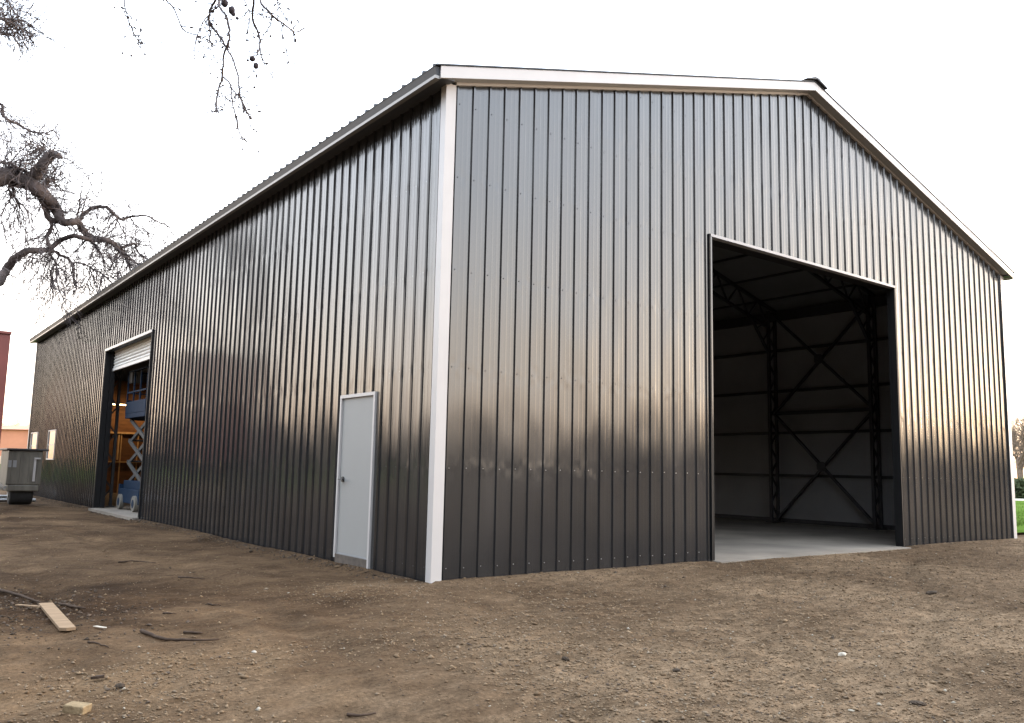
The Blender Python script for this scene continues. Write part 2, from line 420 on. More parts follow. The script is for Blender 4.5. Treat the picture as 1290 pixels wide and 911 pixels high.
# walk door
door = MB(); door.box((-.004, MD0+.037, .10), (.036, MD1-.037, MDH-.037)); door = door.build('door', M['door'], shed, bevel=.003)
fr = MB(); e = .042; x0, x1 = -.030, .07
fr.box((x0, MD0-.004, -.02), (x1, MD0+e-.006, MDH)); fr.box((x0, MD1-e+.006, .04), (x1, MD1+.004, MDH)); fr.box((x0-.001, MD0-.005, MDH-e+.006), (x1, MD1+.005, MDH+.005))
fr.build('door_frame', M['white_trim'], door)
kn = MB(); yh = MD1-.135; kn.tube([(-.003, yh, 1.02), (-.022, yh, 1.02)], .034, 14); kn.tube([(-.02, yh, 1.02), (-.07, yh, 1.02)], .012, 10); kn.tube([(-.068, yh+.01, 1.02), (-.070, yh-.11, 1.018)], .011, 8)
kn.build('handle', M['black'], door)
mb = MB(); mb.box((-.016, MD0+.06, .085), (.02, MD1-.06, .099)); mb.build('threshold', M['grey_plate'], door)
for z in (.35, 1.12, 1.82):
    mb = MB(); mb.tube([(-.018, MD0+.049, z-.05), (-.018, MD0+.049, z+.05)], .009, 8); mb.build('hinge', M['grey_plate'], door)
mb = MB(); mb.box((-.03, MD0+.045, -.05), (.06, MD1-.045, .085)); mb.build('door_sill', simple('dull_brown_sill', (.075, .06, .047), .85, var=.3, scale=15), shed)

# roller door
cur = MB(); zb_, zt_ = 3.60, GDH+.05; n = 24; ys = (GD0+.05, GD1-.06)
prof = []
for k in range(n*4+1):
    t = k/(n*4); prof.append((.17+.012*math.cos(t*n/4*2*PI), zb_+(zt_-zb_)*t))
cur.add([(a, y, z) for a, z in prof for y in ys], [(2*k, 2*k+1, 2*k+3, 2*k+2) for k in range(len(prof)-1)])
cur.box((.145, ys[0], zb_-.07), (.195, ys[1], zb_))
cur = cur.build('roller_curtain', M['galv'], shed)
for y in (GD0+.02, GD1-.05):
    mb = MB(); mb.box((.105, y-.03, 0), (.215, y+.05, GDH+.6)); mb.build('guide_rail', M['black_trim'], cur)
mb = MB(); mb.tube([(.42, GD0, GDH+.25), (.42, GD1, GDH+.25)], .22, 18); mb.build('roll_drum', M['galv'], cur)
mb = MB()
mb.box((-.036, GD0-.05, 0), (.10, GD0+.006, GDH+.05)); mb.box((-.036, GD1-.006, 0), (.10, GD1+.05, GDH+.05)); mb.box((-.022, GD0+.007, GDH-.01), (.10, GD1-.007, GDH+.04))
mb.build('door_jamb', M['black_trim'], shed)
mb = MB(); mb.box((-.05, GD0-.05, GDH-.0), (-.0225, GD1+.05, GDH+.06)); mb.build('door_edge_trim', M['white_trim'], shed)

# windows
for (a, b, c, d) in WIN:
    g = MB(); g.box((-.006, a+.028, c+.033), (.012, b-.028, d-.033)); w = g.build('window', M['glass'], shed)
    mb = MB()
    for p, q in (((-.034, a, c), (.05, b, c+.035)), ((-.034, a, d-.035), (.05, b, d)), ((-.033, a, c+.035), (.05, a+.03, d-.035)), ((-.033, b-.03, c+.035), (.05, b, d-.035))): mb.box(p, q)
    mb.box((-.02, a+.031, (c+d)/2-.012), (.03, b-.031, (c+d)/2+.012)); mb.build('window_frame', M['white_trim'], w)

# timber room at the back with a lit tube
room = MB(); room.box((1.2, L-.35, .0), (7.5, L-.20, 4.3))
room = room.build('timber_partition', M['plywood'], shed)
mb = MB()
for x in [1.25+.61*k for k in range(11)]: mb.box((x-.02, L-.40, 0), (x+.02, L-.351, 1.15)); mb.box((x-.02, L-.40, 1.19), (x+.02, L-.351, 2.25))
for z in (1.15, 2.25, 3.32): mb.box((1.2, L-.44, z), (7.5, L-.351, z+.04+(.03 if z > 2 else 0)))
mb.build('framing', M['timber'], room)
for xx in (2.35, 2.95):
    mb = MB(); mb.box((xx, L-.46, 1.25), (xx+.05, L-.352, 2.2)); mb.build('post', M['timber'], room)
lampo = thing('work_light', (3.0, L-1.0, 3.35), 'warm lit tube light inside the shed seen through the roller doorway', 'light')
mb = MB(); mb.tube([(1.6, L-1.0, 3.33), (4.6, L-1.0, 3.33)], .022, 10); mb.build('lit_tube', M['tube'], lampo)
mb = MB(); mb.box((1.55, L-1.04, 3.36), (4.65, L-.96, 3.41)); mb.bar((2.0, L-1, 3.4), (2.0, L-1, 5.9), .012); mb.bar((4.2, L-1, 3.4), (4.2, L-1, 6.5), .012); mb.build('housing', M['grey_plate'], lampo)
ld = bpy.data.lights.new('tube_glow', 'AREA'); ld.shape = 'RECTANGLE'; ld.size = 3; ld.size_y = .08; ld.energy = 5; ld.color = (1, .62, .3)
lo = bpy.data.objects.new('tube_glow', ld); COL.objects.link(lo); lo.parent = lampo; lo.location = (0, .0, -.06)

# ------------------------------------------------------------------ scissor lift in the roller doorway
LX, LY = .80, 14.62
lift = thing('scissor_lift', (LX, LY, 0), 'blue scissor lift raised high just inside the roller doorway', 'scissor lift')
bw, bl = .38, .92                                       # half width (x), half length (y)
mb = MB(); mb.box((LX-bw, LY-bl, .17), (LX+bw, LY+bl, .52)); mb.box((LX-bw+.06, LY-bl+.1, .52), (LX+bw-.06, LY+bl-.1, .72)); mb.box((LX-bw-.01, LY+bl-.02, .2), (LX+bw-.05, LY+bl+.10, .62))
mb.build('chassis', M['blue'], lift, bevel=.012)
for sx in (-1, 1):
    for sy in (-1, 1):
        x = LX+sx*(bw+.01); y = LY+sy*(bl-.22)
        mb = MB(); mb.tube([(x-.05, y, .19), (x+.05, y, .19)], .19, 20); w = mb.build('wheel', M['tyre_white'], lift, bevel=.01)
        mb = MB(); mb.tube([(x-.056, y, .19), (x+.056, y, .19)], .10, 14); mb.build('hub', M['blue'], w)
ZP = 2.36; z0 = .66; ns = 3; dz = (ZP-.1-z0)/ns
for sx in (-1, 1):
    for k in range(ns):
        za, zc = z0+k*dz, z0+(k+1)*dz; yl = .80
        for q, (ya, yb) in enumerate(((-yl, yl), (yl, -yl))):
            xx = LX+sx*(.27-.06*q); mb = MB(); mb.bar((xx, LY+ya, za), (xx, LY+yb, zc), .04, .09); mb.build('scissor_arm', M['arm'], lift)
for k in range(ns+1):
    for s_ in (-.72, .72):
        mb = MB(); mb.tube([(LX-.29, LY+s_, z0+k*dz), (LX+.29, LY+s_, z0+k*dz)], .025, 8); mb.build('cross_pin', M['arm'], lift)
mb = MB(); mb.bar((LX, LY-.5, z0+.2), (LX, LY+.35, z0+dz*1.6), .09); mb.build('ram', M['arm'], lift)
mb = MB(); mb.box((LX-.38, LY-.95, ZP-.08), (LX+.38, LY+.95, ZP+.04))
mb.box((LX-.385, LY-.95, ZP+.04), (LX-.370, LY+.95, ZP+.34)); mb.box((LX+.370, LY-.95, ZP+.04), (LX+.385, LY+.95, ZP+.34)); mb.box((LX-.37, LY+.935, ZP+.04), (LX+.37, LY+.95, ZP+.40))
mb.build('platform', M['blue'], lift, bevel=.008)
mb = MB()
for sx in (-1, 1):
    for k in range(4): y = LY-.93+1.86*k/3; mb.bar((LX+sx*.36, y, ZP), (LX+sx*.36, y, ZP+1.12), .035)
    for z in (.58, 1.12): mb.bar((LX+sx*.36, LY-.95, ZP+z), (LX+sx*.36, LY+.95, ZP+z), .035)
for sy in (-1, 1):
    for z in (.58, 1.12): mb.bar((LX-.36, LY+sy*.94, ZP+z), (LX+.36, LY+sy*.94, ZP+z), .035)
mb.build('guard_rail', M['blue'], lift)
mb = MB(); mb.box((LX-.36, LY+.62, ZP+.82), (LX-.12, LY+.90, ZP+1.12)); mb.build('control_box', M['black'], lift, bevel=.01)

# ------------------------------------------------------------------ box trailer by the far windows
TX, TY = -1.43, 18.1
tr = thing('equipment_trailer', (TX, TY, 0), 'small dull olive box trailer with black lid parked by the far end of the shed', 'trailer')
mb = MB(); mb.box((TX-.40, TY-.35, .52), (TX+.40, TY+1.1, 1.42)); mb.box((TX-.36, TY-.38, .36), (TX+.36, TY+1.1, .52))
body = mb.build('body', M['olive'], tr, bevel=.025)
mb = MB()
for x in (-.30, -.1, .1, .3): mb.box((TX+x-.015, TY-.375, .56), (TX+x+.015, TY-.352, 1.36))
mb.build('rib', M['olive'], body)
mb = MB(); mb.box((TX-.45, TY-.42, 1.42), (TX+.52, TY+1.15, 1.47)); mb.build('lid', M['lid'], tr, bevel=.01)
mb = MB(); mb.box((TX-.39, TY-.362, .98), (TX-.2, TY-.351, 1.16)); mb.build('plate', M['grey_plate'], tr)
mb = MB(); mb.box((TX+.19, TY-.40, .62), (TX+.245, TY-.352, 1.24)); mb.box((TX+.19, TY-.42, 1.2), (TX+.34, TY-.352, 1.24)); mb.build('latch_bar', M['white_trim'], tr)
mb = MB(); mb.tube([(TX-.27, TY+.05, .30), (TX+.27, TY+.05, .30)], .30, 24); wh = mb.build('wheel', M['rubber'], tr, bevel=.05)
mb = MB(); mb.tube([(TX-.29, TY+.05, .30), (TX+.29, TY+.05, .30)], .13, 16); mb.build('rim', M['grey_plate'], wh)
mb = MB(); mb.bar((TX-.36, TY-.1, .46), (TX-1.5, TY+.25, .42), .06); mb.bar((TX-.36, TY+.9, .46), (TX-1.5, TY+.25, .42), .06); mb.bar((TX-1.5, TY+.25, .0), (TX-1.5, TY+.25, .6), .05); mb.bar((TX-.4, TY-.2, .42), (TX-.95, TY-.3, .95), .05)
mb.build('drawbar', M['pipe'], tr)
# scrap pipes beside it
pc = at(-2, 622, 27.5); pc.z = 0
protop = None
for k, (dx, dy, z, ang, ln) in enumerate([(0, 0, .05, .15, 1.9), (.05, .14, .05, .22, 1.6), (-.1, .28, .05, .10, 2.1), (.02, .08, .15, .3, 1.7), (-.05, .20, .15, .05, 1.8)]):
    if protop is None:
        mb = MB(); mb.tube([(-1, 0, 0), (1, 0, 0)], .045, 12); o = mb.build('scrap_pipe', M['pipe']); protop = o
    else: o = protop.copy(); COL.objects.link(o)
    o.location = (pc.x+dx, pc.y+dy, z); o.rotation_euler = (0, 0, ang); o.scale = (ln/2, 1, 1)
    tag(o, 'galvanised scrap pipe lying on the dirt left of the box trailer', 'pipe', 'scrap pipes beside the trailer')

# ------------------------------------------------------------------ red steel hopper at the left edge
hc = at(14, 418, 24); hx, hy = hc.x, hc.y
hop = thing('steel_hopper', (hx-.9, hy+.9, 0), 'tall faded red steel hopper cut off by the left edge', 'hopper')
mb = MB(); mb.box((hx-1.8, hy, 1.35), (hx, hy+1.8, hc.z)); mb.box((hx-1.84, hy-.04, hc.z-.07), (hx+.015, hy+1.84, hc.z))
mb.build('bin', M['red'], hop, bevel=.01)
mb = MB(); a = [(hx-1.8, hy, 1.35), (hx, hy, 1.35), (hx, hy+1.8, 1.35), (hx-1.8, hy+1.8, 1.35)]; c = [(hx-1.1, hy+.7, .6), (hx-.7, hy+.7, .6), (hx-.7, hy+1.1, .6), (hx-1.1, hy+1.1, .6)]
mb.add(a+c, [(0,1,5,4),(1,2,6,5),(2,3,7,6),(3,0,4,7),(7,6,5,4)]); mb.build('funnel', M['red'], hop)
for i in (.25, 1.55):
    for j in (.25, 1.55):
        mb = MB(); mb.bar((hx-i, hy+j, 0), (hx-i, hy+j, 1.45), .09); mb.build('leg', M['red'], hop)

# ------------------------------------------------------------------ far left: rust-orange farm building, and trees
fb = at(10, 578, 240)
bs = thing('farm_building', (fb.x, fb.y, 0), 'long low rust orange farm building far beyond the grass at left', 'building')
dirx = Vector((R.x, R.y, 0)).normalized(); dfw = Vector((-dirx.y, dirx.x, 0))
def quadbox(mb, c, a, b, d, z0, z1):
    P = [c+dirx*a, c+dirx*b, c+dirx*b+dfw*d, c+dirx*a+dfw*d]
    return mb.add([Vector((p.x, p.y, z)) for z in (z0, z1) for p in P], [(3,2,1,0),(4,5,6,7),(0,1,5,4),(1,2,6,5),(2,3,7,6),(3,0,4,7)])
c0 = Vector((fb.x, fb.y, 0))
quadbox(MB(), c0, -30, 26, 14, 1.9, 8.4).build('wall', M['rust'], bs)
quadbox(MB(), c0-dfw*.2, -30.2, 26.2, 14.4, -.1, 1.9).build('plinth', M['tan'], bs)
mb = MB(); P = [c0+dirx*-31-dfw*.8, c0+dirx*27-dfw*.8, c0+dirx*27+dfw*14.8, c0+dirx*-31+dfw*14.8]
q = [c0+dirx*-31+dfw*7, c0+dirx*27+dfw*7]
vv = [Vector((p.x, p.y, 8.41)) for p in P]+[Vector((p.x, p.y, 9.6)) for p in q]
mb.add(vv, [(3,2,1,0),(0,1,5,4),(2,3,4,5),(1,2,5),(3,0,4)]); mb.build('roof', M['rust'], bs)

# ------------------------------------------------------------------ trees
def rvec(s=1.0): return Vector((random.gauss(0, s), random.gauss(0, s), random.gauss(0, s)))
def twig(mb, p, d, ln, r, depth, droop=0.0, n=3, kids=(2, 4), wig=.22):
    seg = 4; pts = [p]; q = p; d = d.normalized()
    for k in range(seg):
        d = (d + rvec(wig) + Vector((0, 0, -droop))).normalized(); q = q + d*(ln/seg); pts.append(q)
    rad = [r*(1-.6*k/seg) for k in range(seg+1)]
    mb.tube(pts, rad, n, cap=False)
    if depth > 0:
        for _ in range(random.randint(*kids)):
            i = random.randint(1, seg); dd = (pts[i]-pts[i-1]).normalized()
            twig(mb, pts[i], (dd+rvec(.6)), ln*random.uniform(.4, .7), r*.68, depth-1, droop, n, kids, wig)
def smooth_path(pts, rads, sub=3, jit=0.0):
    P = []; Rr = []; N = len(pts)
    for i in range(N-1):
        p0, p1, p2, p3 = pts[max(i-1,0)], pts[i], pts[i+1], pts[min(i+2,N-1)]
        for k in range(sub):
            t = k/sub; P.append(.5*((2*p1)+(-p0+p2)*t+(2*p0-5*p1+4*p2-p3)*t*t+(-p0+3*p1-3*p2+p3)*t**3)+rvec(jit)); Rr.append((rads[i]*(1-t)+rads[i+1]*t)*random.uniform(.93, 1.07))
    P.append(pts[-1]); Rr.append(rads[-1]); return P, Rr
D0 = 27.0; MPX = D0/FPX*1.02
tb = at(-175, 640, 25.0); tb.z = -.1
tree = thing('sycamore_tree', (tb.x, tb.y, 0), 'big bare gnarled sycamore reaching in from the left edge above the shed roof', 'tree')
trunk = MB(); twigs = MB()
def limb(px, rad, dep, tw=1.0, droop=.0, kids=2, mesh=None, tl=1.0, scale=True):
    pts = [at(u, v, D0+dd) for (u, v), dd in zip(px, dep)]
    P, Q = smooth_path(pts, [r*MPX for r in rad], 4, .012)
    (mesh or trunk).tube(P, Q, 9 if rad[0] > 3 else 5)
    for i in range(1, len(P)):
        for _ in range(np.random.default_rng(i+int(px[0][0])+500).poisson(tw*1.1)):
            dd = (P[i]-P[i-1]).normalized(); pr = dd.cross(rvec()).normalized()
            twig(twigs, P[i], pr+dd*.5+Vector((0,0,-droop)), random.uniform(.5, 1.3)*tl, .015, 2, droop*.25, 3, (2, 4))
c8 = lambda L_: [(x/3.795, 160+y/3.795) for x, y in L_]
dv = lambda n, a=0, b=0, c=.35: [a+(b-a)*i/max(1, n-1)+c*math.sin(i*1.7) for i in range(n)]
trunk.tube(*smooth_path([Vector((tb.x, tb.y, -.3)), Vector((tb.x, tb.y, 1.5)), at(-165, 480, 25.3), at(-150, 390, 25.6), at(-120, 290, 26), at(-110, 180, 26.3), at(-90, 60, 26.5), at(-70, -60, 26.5)], [.75, .55, .5, .48, .42, .36, .3, .22], 4, .02), n=12)
limb([(-125, 310), (-70, 250)]+c8([(0,240),(70,250),(125,262),(180,300),(235,350),(272,400),(300,452),(370,455),(400,500),(440,535),(510,540),(560,575),(600,620),(615,665)]),
     [13, 12, 10, 9.5, 8.5, 7.5, 7, 6, 4.6, 3.8, 3.8, 3.5, 3.4, 2.8, 2.2, 1.4], [-1.2, -.7]+dv(14, -.3, .8), tw=1.7, droop=.25)
limb(c8([(120,262),(165,235),(198,185),(235,140),(262,128)]), [7, 6.5, 6, 5.2, 4.6], [-.2, -.3, -.5, -.6, -.7], tw=1.6)
limb(c8([(262,128),(285,140),(302,150)]), [4.4, 2.5, .5], [-.7, -.7, -.7], tw=0)
limb(c8([(215,330),(212,290),(225,262),(262,252)]), [4.2, 3.6, 3, 2.2], [0, .2, .3, .3], tw=2)
limb(c8([(185,305),(215,390),(240,440),(300,455)]), [4.5, 3.2, 3.3, 3], [0, .4, .3, .2], tw=1)
limb([(-150, 430), (-60, 400), (-20, 372)]+c8([(0,735),(30,680),(80,622),(140,595),(230,588),(280,545),(350,522),(420,538),(475,540)]), [9, 7, 5.5, 5, 4.6, 4, 3.6, 3.2, 2.8, 2.6, 2.6, 2.4], [-1.4, -1, -.6]+dv(9, -.4, .4), tw=.5, droop=.4)
limb(c8([(238,440),(250,480),(228,530),(240,585)]), [2.2, 1.8, 1.7, 2.2], [.2, .3, .1, 0], tw=1.5, droop=.5)
limb(c8([(380,445),(420,400),(480,380),(530,400),(575,442),(620,430),(700,425),(760,455),(835,492)]), [2.8, 2.4, 2.2, 2, 1.9, 1.5, 1.1, .8, .4], dv(9, .2, 1.2), tw=1.9, droop=.5)
limb(c8([(430,535),(460,580),(490,620),(505,690)]), [1.8, 1.4, 1.1, .6], dv(4, .3, .6), tw=1.6, droop=.4)
limb(c8([(520,545),(590,595),(630,632),(665,660)]), [1.9, 1.5, 1.2, .6], dv(4, .5, .8), tw=1.9, droop=.3)
limb(c8([(575,578),(640,560),(660,600),(705,630)]), [1.6, 1.4, 1.1, .5], dv(4, .6, 1.0), tw=1.9, droop=.3)
limb(c8([(240,590),(290,610),(340,650),(355,720),(365,775)]), [2, 1.7, 1.3, .9, .4], dv(5, 0, .5), tw=1.5, droop=.5)
limb(c8([(230,590),(262,640),(270,700),(255,760)]), [1.8, 1.2, .9, .4], dv(4, 0, -.5), tw=1.8, droop=.7)
limb(c8([(340,650),(400,655),(460,690),(515,722)]), [1.1, 1, .8, .4], dv(4, .5, 1), tw=2, droop=.6)
limb(c8([(370,450),(378,370),(392,290),(402,210)]), [.9, .7, .5, .3], dv(4, 0, .3), tw=.8, tl=.5)
limb(c8([(388,420),(410,340),(442,268)]), [.8, .6, .3], dv(3, 0, .3), tw=.8, tl=.5)
limb(c8([(60,285),(75,345),(120,385),(150,470)]), [1.6, 1.2, .9, .4], dv(4, 0, -.5), tw=2.2, droop=.9)
limb(c8([(40,285),(50,345),(12,400),(8,470)]), [1.3, 1, .7, .3], dv(4, 0, -.5), tw=2, droop=.9)
limb(c8([(0,170),(60,180),(130,225)]), [1.4, 1.2, 1.0], dv(3, -.5, 0), tw=3.5)
limb(c8([(0,215),(50,190),(100,225),(140,240)]), [1.6, 1.4, 1.2, 1.0], dv(4, -.5, 0), tw=3)
limb([(-110, 190), (-40, 150), (0, 131), (4, 145), (26, 158), (48, 169), (68, 164)], [4, 2.4, 1.5, 1.3, 1.1, .9, .5], dv(7, -1, .5), tw=1.7)
limb([(52, 168), (56, 178), (54, 188)], [.8, .6, .3], [0, .1, .2], tw=2)
c3 = lambda L_: [(x/7.01, y/7.01) for x, y in L_]
limb([(-95, 90), (-40, 45)]+c3([(0,170),(60,205),(110,182),(170,176),(250,205),(325,255)]), [5, 3, 1.5, 1.4, 1.1, .9, .7, .3], dv(8, -1, .5), tw=1.3, tl=.8)
limb(c3([(60,205),(130,262),(190,330),(215,400),(250,440)]), [1.2, 1, .8, .6, .3], dv(5, 0, .4), tw=1.4, tl=.6)
limb(c3([(-80,240),(0,270),(50,300),(130,315)]), [1.6, 1.2, 1, .5], dv(4, -.5, .2), tw=1.3, tl=.8)
limb(c3([(90,60),(120,100),(170,150),(250,150)]), [.8, .8, .6, .3], dv(4, 0, .2), tw=2, tl=.6)
limb([(-90, 60), (-40, 10), (0, -2), (12, 4)], [4, 2, 1, .6], dv(4, -.5, .2), tw=1.6, tl=.8)
trunk.build('trunk', M['bark'], tree, smooth=True)
twigs.build('twigs', M['twig'], tree)

# near tree whose hanging twigs cross the top of the picture; its trunk stands left of the camera
nb = Vector((-8.6, -2.6, -.1))
near = thing('plane_tree', (nb.x, nb.y, 0), 'thin drooping plane tree twigs with round seed balls across the top left of the sky', 'tree')
DN = 4.6
c7 = lambda L_: [(200+x/5.06, y/5.06) for x, y in L_]
ntr = MB(); ntw = MB()
def ntwig(px, r, dn=DN, dd=.25, buds=.5, mesh=None):
    n = len(px); ph = random.uniform(0, 6)
    pts = [at(u, v, dn+dd*math.sin(ph+i*.8)) for i, (u, v) in enumerate(px)]
    P, Q = smooth_path(pts, [r*1.38*(1-.45*i/(n-1)) for i in range(n)], 4, .002)
    (mesh or ntw).tube(P, Q, 6)
    for i in range(2, len(P)):
        for _q in range(np.random.default_rng(i*7+int(px[0][0]*3)+9999).poisson(buds*2.2)):
            dr = ((P[i]-P[i-1]).normalized()+rvec(.8)).normalized(); ln = random.uniform(.02, .13)
            q = P[i]+dr*ln; m = P[i]+dr*ln*.5+rvec(.006); ntw.tube([P[i], m, q], [.0028, .0024, .002], 4)
            if random.random() < .7: bud(q, random.uniform(.004, .009))
    return P
def ball(mb, c, r, sq=1.0, n=10, m=7):
    vs = [Vector((0,0,r*sq))]; fs = []
    for i in range(1, m):
        for k in range(n):
            t = PI*i/m; a = 2*PI*k/n; q = r*random.uniform(.93, 1.05); vs.append(Vector((q*math.sin(t)*math.cos(a), q*math.sin(t)*math.sin(a), q*sq*math.cos(t))))
    vs.append(Vector((0,0,-r*sq)))
    for k in range(n): fs.append((0, 1+k, 1+(k+1)%n)); fs.append((len(vs)-1, 1+(m-2)*n+(k+1)%n, 1+(m-2)*n+k))
    for i in range(m-2):
        for k in range(n): fs.append((1+i*n+k, 1+(i+1)*n+k, 1+(i+1)*n+(k+1)%n, 1+i*n+(k+1)%n))
    mb.add([v+c for v in vs], fs)
def bud(c, r):
    d = rvec().normalized()*r*1.5; ntw.tube([c-d, c, c+d], [r*.2, r*.8, r*.15], 5)
ent = {}
T = [([(35,-90),(50,0),(100,60),(155,190),(240,220),(320,260),(355,292)], .0035),
 ([(420,-260),(385,-90),(360,0),(320,90),(330,160),(385,230),(430,300),(490,420),(510,530),(515,610),(545,680),(585,760)], .005),
 ([(380,40),(320,95),(250,210),(230,300),(228,380)], .003),
 ([(430,-260),(390,-100),(385,0),(385,40),(430,110),(448,190),(445,270),(415,340),(405,490),(375,590),(365,680),(385,720)], .006),
 ([(405,490),(455,540),(465,640),(490,740),(520,860),(560,905)], .0035),
 ([(375,610),(420,625),(460,650)], .002), ([(320,100),(325,200),(325,260),(315,320)], .0028),
 ([(620,-260),(605,-100),(605,0),(600,120),(640,220),(645,290),(630,350)], .006), ([(645,290),(660,380),(710,470),(750,570)], .0026),
 ([(600,-160),(640,0),(710,80),(720,95),(800,155),(870,205),(930,180)], .005), ([(715,90),(715,150),(680,210)], .0025),
 ([(560,-160),(550,0),(575,60),(570,125),(500,115)], .0025), ([(610,100),(650,85),(690,75)], .0018),
 ([(780,140),(790,220),(810,310)], .0016), ([(515,560),(530,650),(570,720)], .0018), ([(465,590),(500,610),(530,640)], .0016),
 ([(325,320),(370,380),(400,440)], .0012), ([(250,230),(270,320),(300,360)], .0012)]
for px, r in T: ntwig(c7(px), r, DN+random.uniform(-.15, .15), .12, .38)
ntwig([(150,-40), (156, 0), (162, 26), (170, 45), (174, 54)], .003, DN+.3, .1, .8)
ntwig([(300,-60), (345, -10), (352, 10), (362, 26)], .003, DN, .1, .8)
for (x, y, r, sq) in ((420,20,22,1.1),(465,66,20,1.25),(500,117,10,1),(597,375,18,.95),(620,420,17,1.15),(363,50,10,1),(335,155,11,1),(870,258,9,1.5),(568,385,8,1),(475,90,14,1)):
    u, v = c7([(x, y)])[0]; c = at(u, v, DN); mbb = MB(); ball(mbb, c, r/5.06/FPX*DN*1.1, sq)
    mbb.tube([c, c+Vector((random.uniform(-.02, .02), 0, .07)), c+Vector((random.uniform(-.03, .03), .02, .13))], .0012, 4)
    mbb.build('seed_ball', M['ball'], near, smooth=True)
top = at(260, -140, DN)
P, Q = smooth_path([nb+Vector((0,0,-.2)), nb+Vector((.1,0,1.6)), nb+Vector((.2,.1,3.4)), nb+Vector((.9,-.1,5.0)), Vector((top.x-1.6, top.y-.3, top.z+1.0)), Vector((top.x-.2, top.y, top.z+.75)), Vector((top.x+1.0, top.y-.3, top.z+.6))], [.30, .22, .19, .12, .05, .028, .008], 5, .015)
ntr.tube(P, Q, 12)
for px in ([(35,-90)], [(420,-260)], [(430,-260)], [(620,-260)], [(600,-160)], [(560,-160)]):
    u, v = c7(px)[0]; p = at(u, v, DN); k = min(range(len(P)), key=lambda i: (P[i]-p).length); ntw.tube([p, (p+P[k])/2+rvec(.03), P[k]], [.006, .007, .009], 6)
for k in range(14):
    i = random.randint(12, len(P)-8); twig(ntw, P[i], Vector((-.5, random.uniform(-1, 1), 1.2)), random.uniform(1, 1.8), .02, 3, 0, 4, (2, 3))
ntr.build('trunk', M['bark'], near, smooth=True); ntw.build('twigs', M['twig'], near)

# distant bare trees: one prototype of each kind, copied
def bare_proto(name, mat1, mat2, seed, h=11):
    random.seed(seed); e = thing(name, (0, 0, 0), None, None)
    t = MB(); c = MB(); t.tube([(0,0,-.3),(.1,0,h*.2),(0,.1,h*.42)], [.26,.2,.15], 8)
    def grow(p, d, ln, r, dep):
        pts = [p]; q = p
        for k in range(4): d = (d+rvec(.16)+Vector((0,0,.05))).normalized(); q = q+d*ln/4; pts.append(q)
        (t if dep > 3 else c).tube(pts, [r*(1-.5*k/4) for k in range(5)], 6 if dep > 3 else 3, cap=False)
        if dep:
            for _ in range(4 if dep > 1 else 5): i = random.randint(2, 4); grow(pts[i], d+rvec(.55), ln*random.uniform(.5, .78), r*.5, dep-1)
    for k in range(5): grow(Vector((0, .05, h*random.uniform(.25, .42))), Vector((random.uniform(-1,1), random.uniform(-1,1), 1.0)), h*.33, .11, 4)
    t.build('trunk', mat1, e, smooth=True); c.build('crown', mat2, e)
    return e
def place(proto, first, loc, rz, sc, label, cat, group):
    if first: o = proto; ch = []
    else:
        o = proto.copy(); COL.objects.link(o)
        for q in proto.children: k = q.copy(); COL.objects.link(k); k.parent = o
    o.location = loc; o.rotation_euler = (0, 0, rz); o.scale = (sc,)*3
    return tag(o, label, cat, group)
pa = bare_proto('bare_tree', M['farbark'], M['farbark'], 3, 8)
spots = [(1284, 70, .80, 'bare brown tree with a pale trunk behind the road at the right edge'),
         (1300, 76, .85, None), (1272, 84, .9, None), (1318, 82, .9, None), (1262, 96, 1.0, None), (1345, 80, .9, None), (1288, 98, .9, None), (1380, 85, .95, None), (1240, 100, .95, None)]
for i, (u, D, sc, lb) in enumerate(spots):
    p = at(u, 600, D); place(pa, i == 0, (p.x, p.y, 0), i*1.3, sc, lb or 'bare brown tree in the row beyond the road behind the right corner of the shed', 'tree', 'bare trees beyond the road')
pb = bare_proto('golden_tree', M['gold'], M['gold'], 9, 8)
for i, (u, D, sc) in enumerate([(12, 290, 1.75), (30, 300, 1.65), (-8, 295, 1.7), (22, 310, 1.9), (-30, 300, 1.8), (40, 315, 1.7)]):
    p = at(u, 570, D); place(pb, i == 0, (p.x, p.y, 0), i*1.1, sc, 'pale golden bare tree rising behind the rust orange farm building', 'tree', 'golden trees behind the farm building')
random.seed(21)

# ring of far woods all round behind the camera (seen mirrored in the glossy walls)
def cloud(name, n, az0, az1, rad, hfun, size, mat, thick=14):
    az = rng.uniform(az0, az1, n); rr = rad+rng.uniform(0, thick, n); h = np.array([hfun(a) for a in az])*rng.uniform(0, 1, n)**1.35
    c = np.stack([CAM.x+rr*np.sin(az), CAM.y+rr*np.cos(az), h], 1)
    v = (c[:, None, :] + rng.normal(0, size, (n, 3, 3))*np.array([1, 1, .9])).reshape(-1, 3)
    me = bpy.data.meshes.new(name); me.vertices.add(3*n); me.vertices.foreach_set('co', v.ravel()); me.loops.add(3*n); me.loops.foreach_set('vertex_index', np.arange(3*n, dtype=np.int32))
    me.polygons.add(n); me.polygons.foreach_set('loop_start', np.arange(0, 3*n, 3, dtype=np.int32)); me.update(calc_edges=True); me.materials.append(mat)
    o = bpy.data.objects.new(name, me); COL.objects.link(o); return o
gr_ = cloud('shade_grove', 60000, R_(184), R_(308), 26, lambda a: 17+2.0*math.sin(a*14)+1.5*math.sin(a*37), .55, M['woods'], 9)  # unseen trees added to darken the rib reflections and dim the side wall
tag(gr_, 'unseen dark mass of tall trees added behind the camera to darken the wall reflections', 'shade_grove', kind='stuff')
o = cloud('far_woods', 150000, R_(88), R_(351), 110, lambda a: 6.2+1.0*math.sin(a*9)+.8*math.sin(a*23+1)+.6*math.sin(a*61), .9, M['woods'])
tag(o, 'low dark belt of distant woods around the yard', 'woods', kind='stuff')
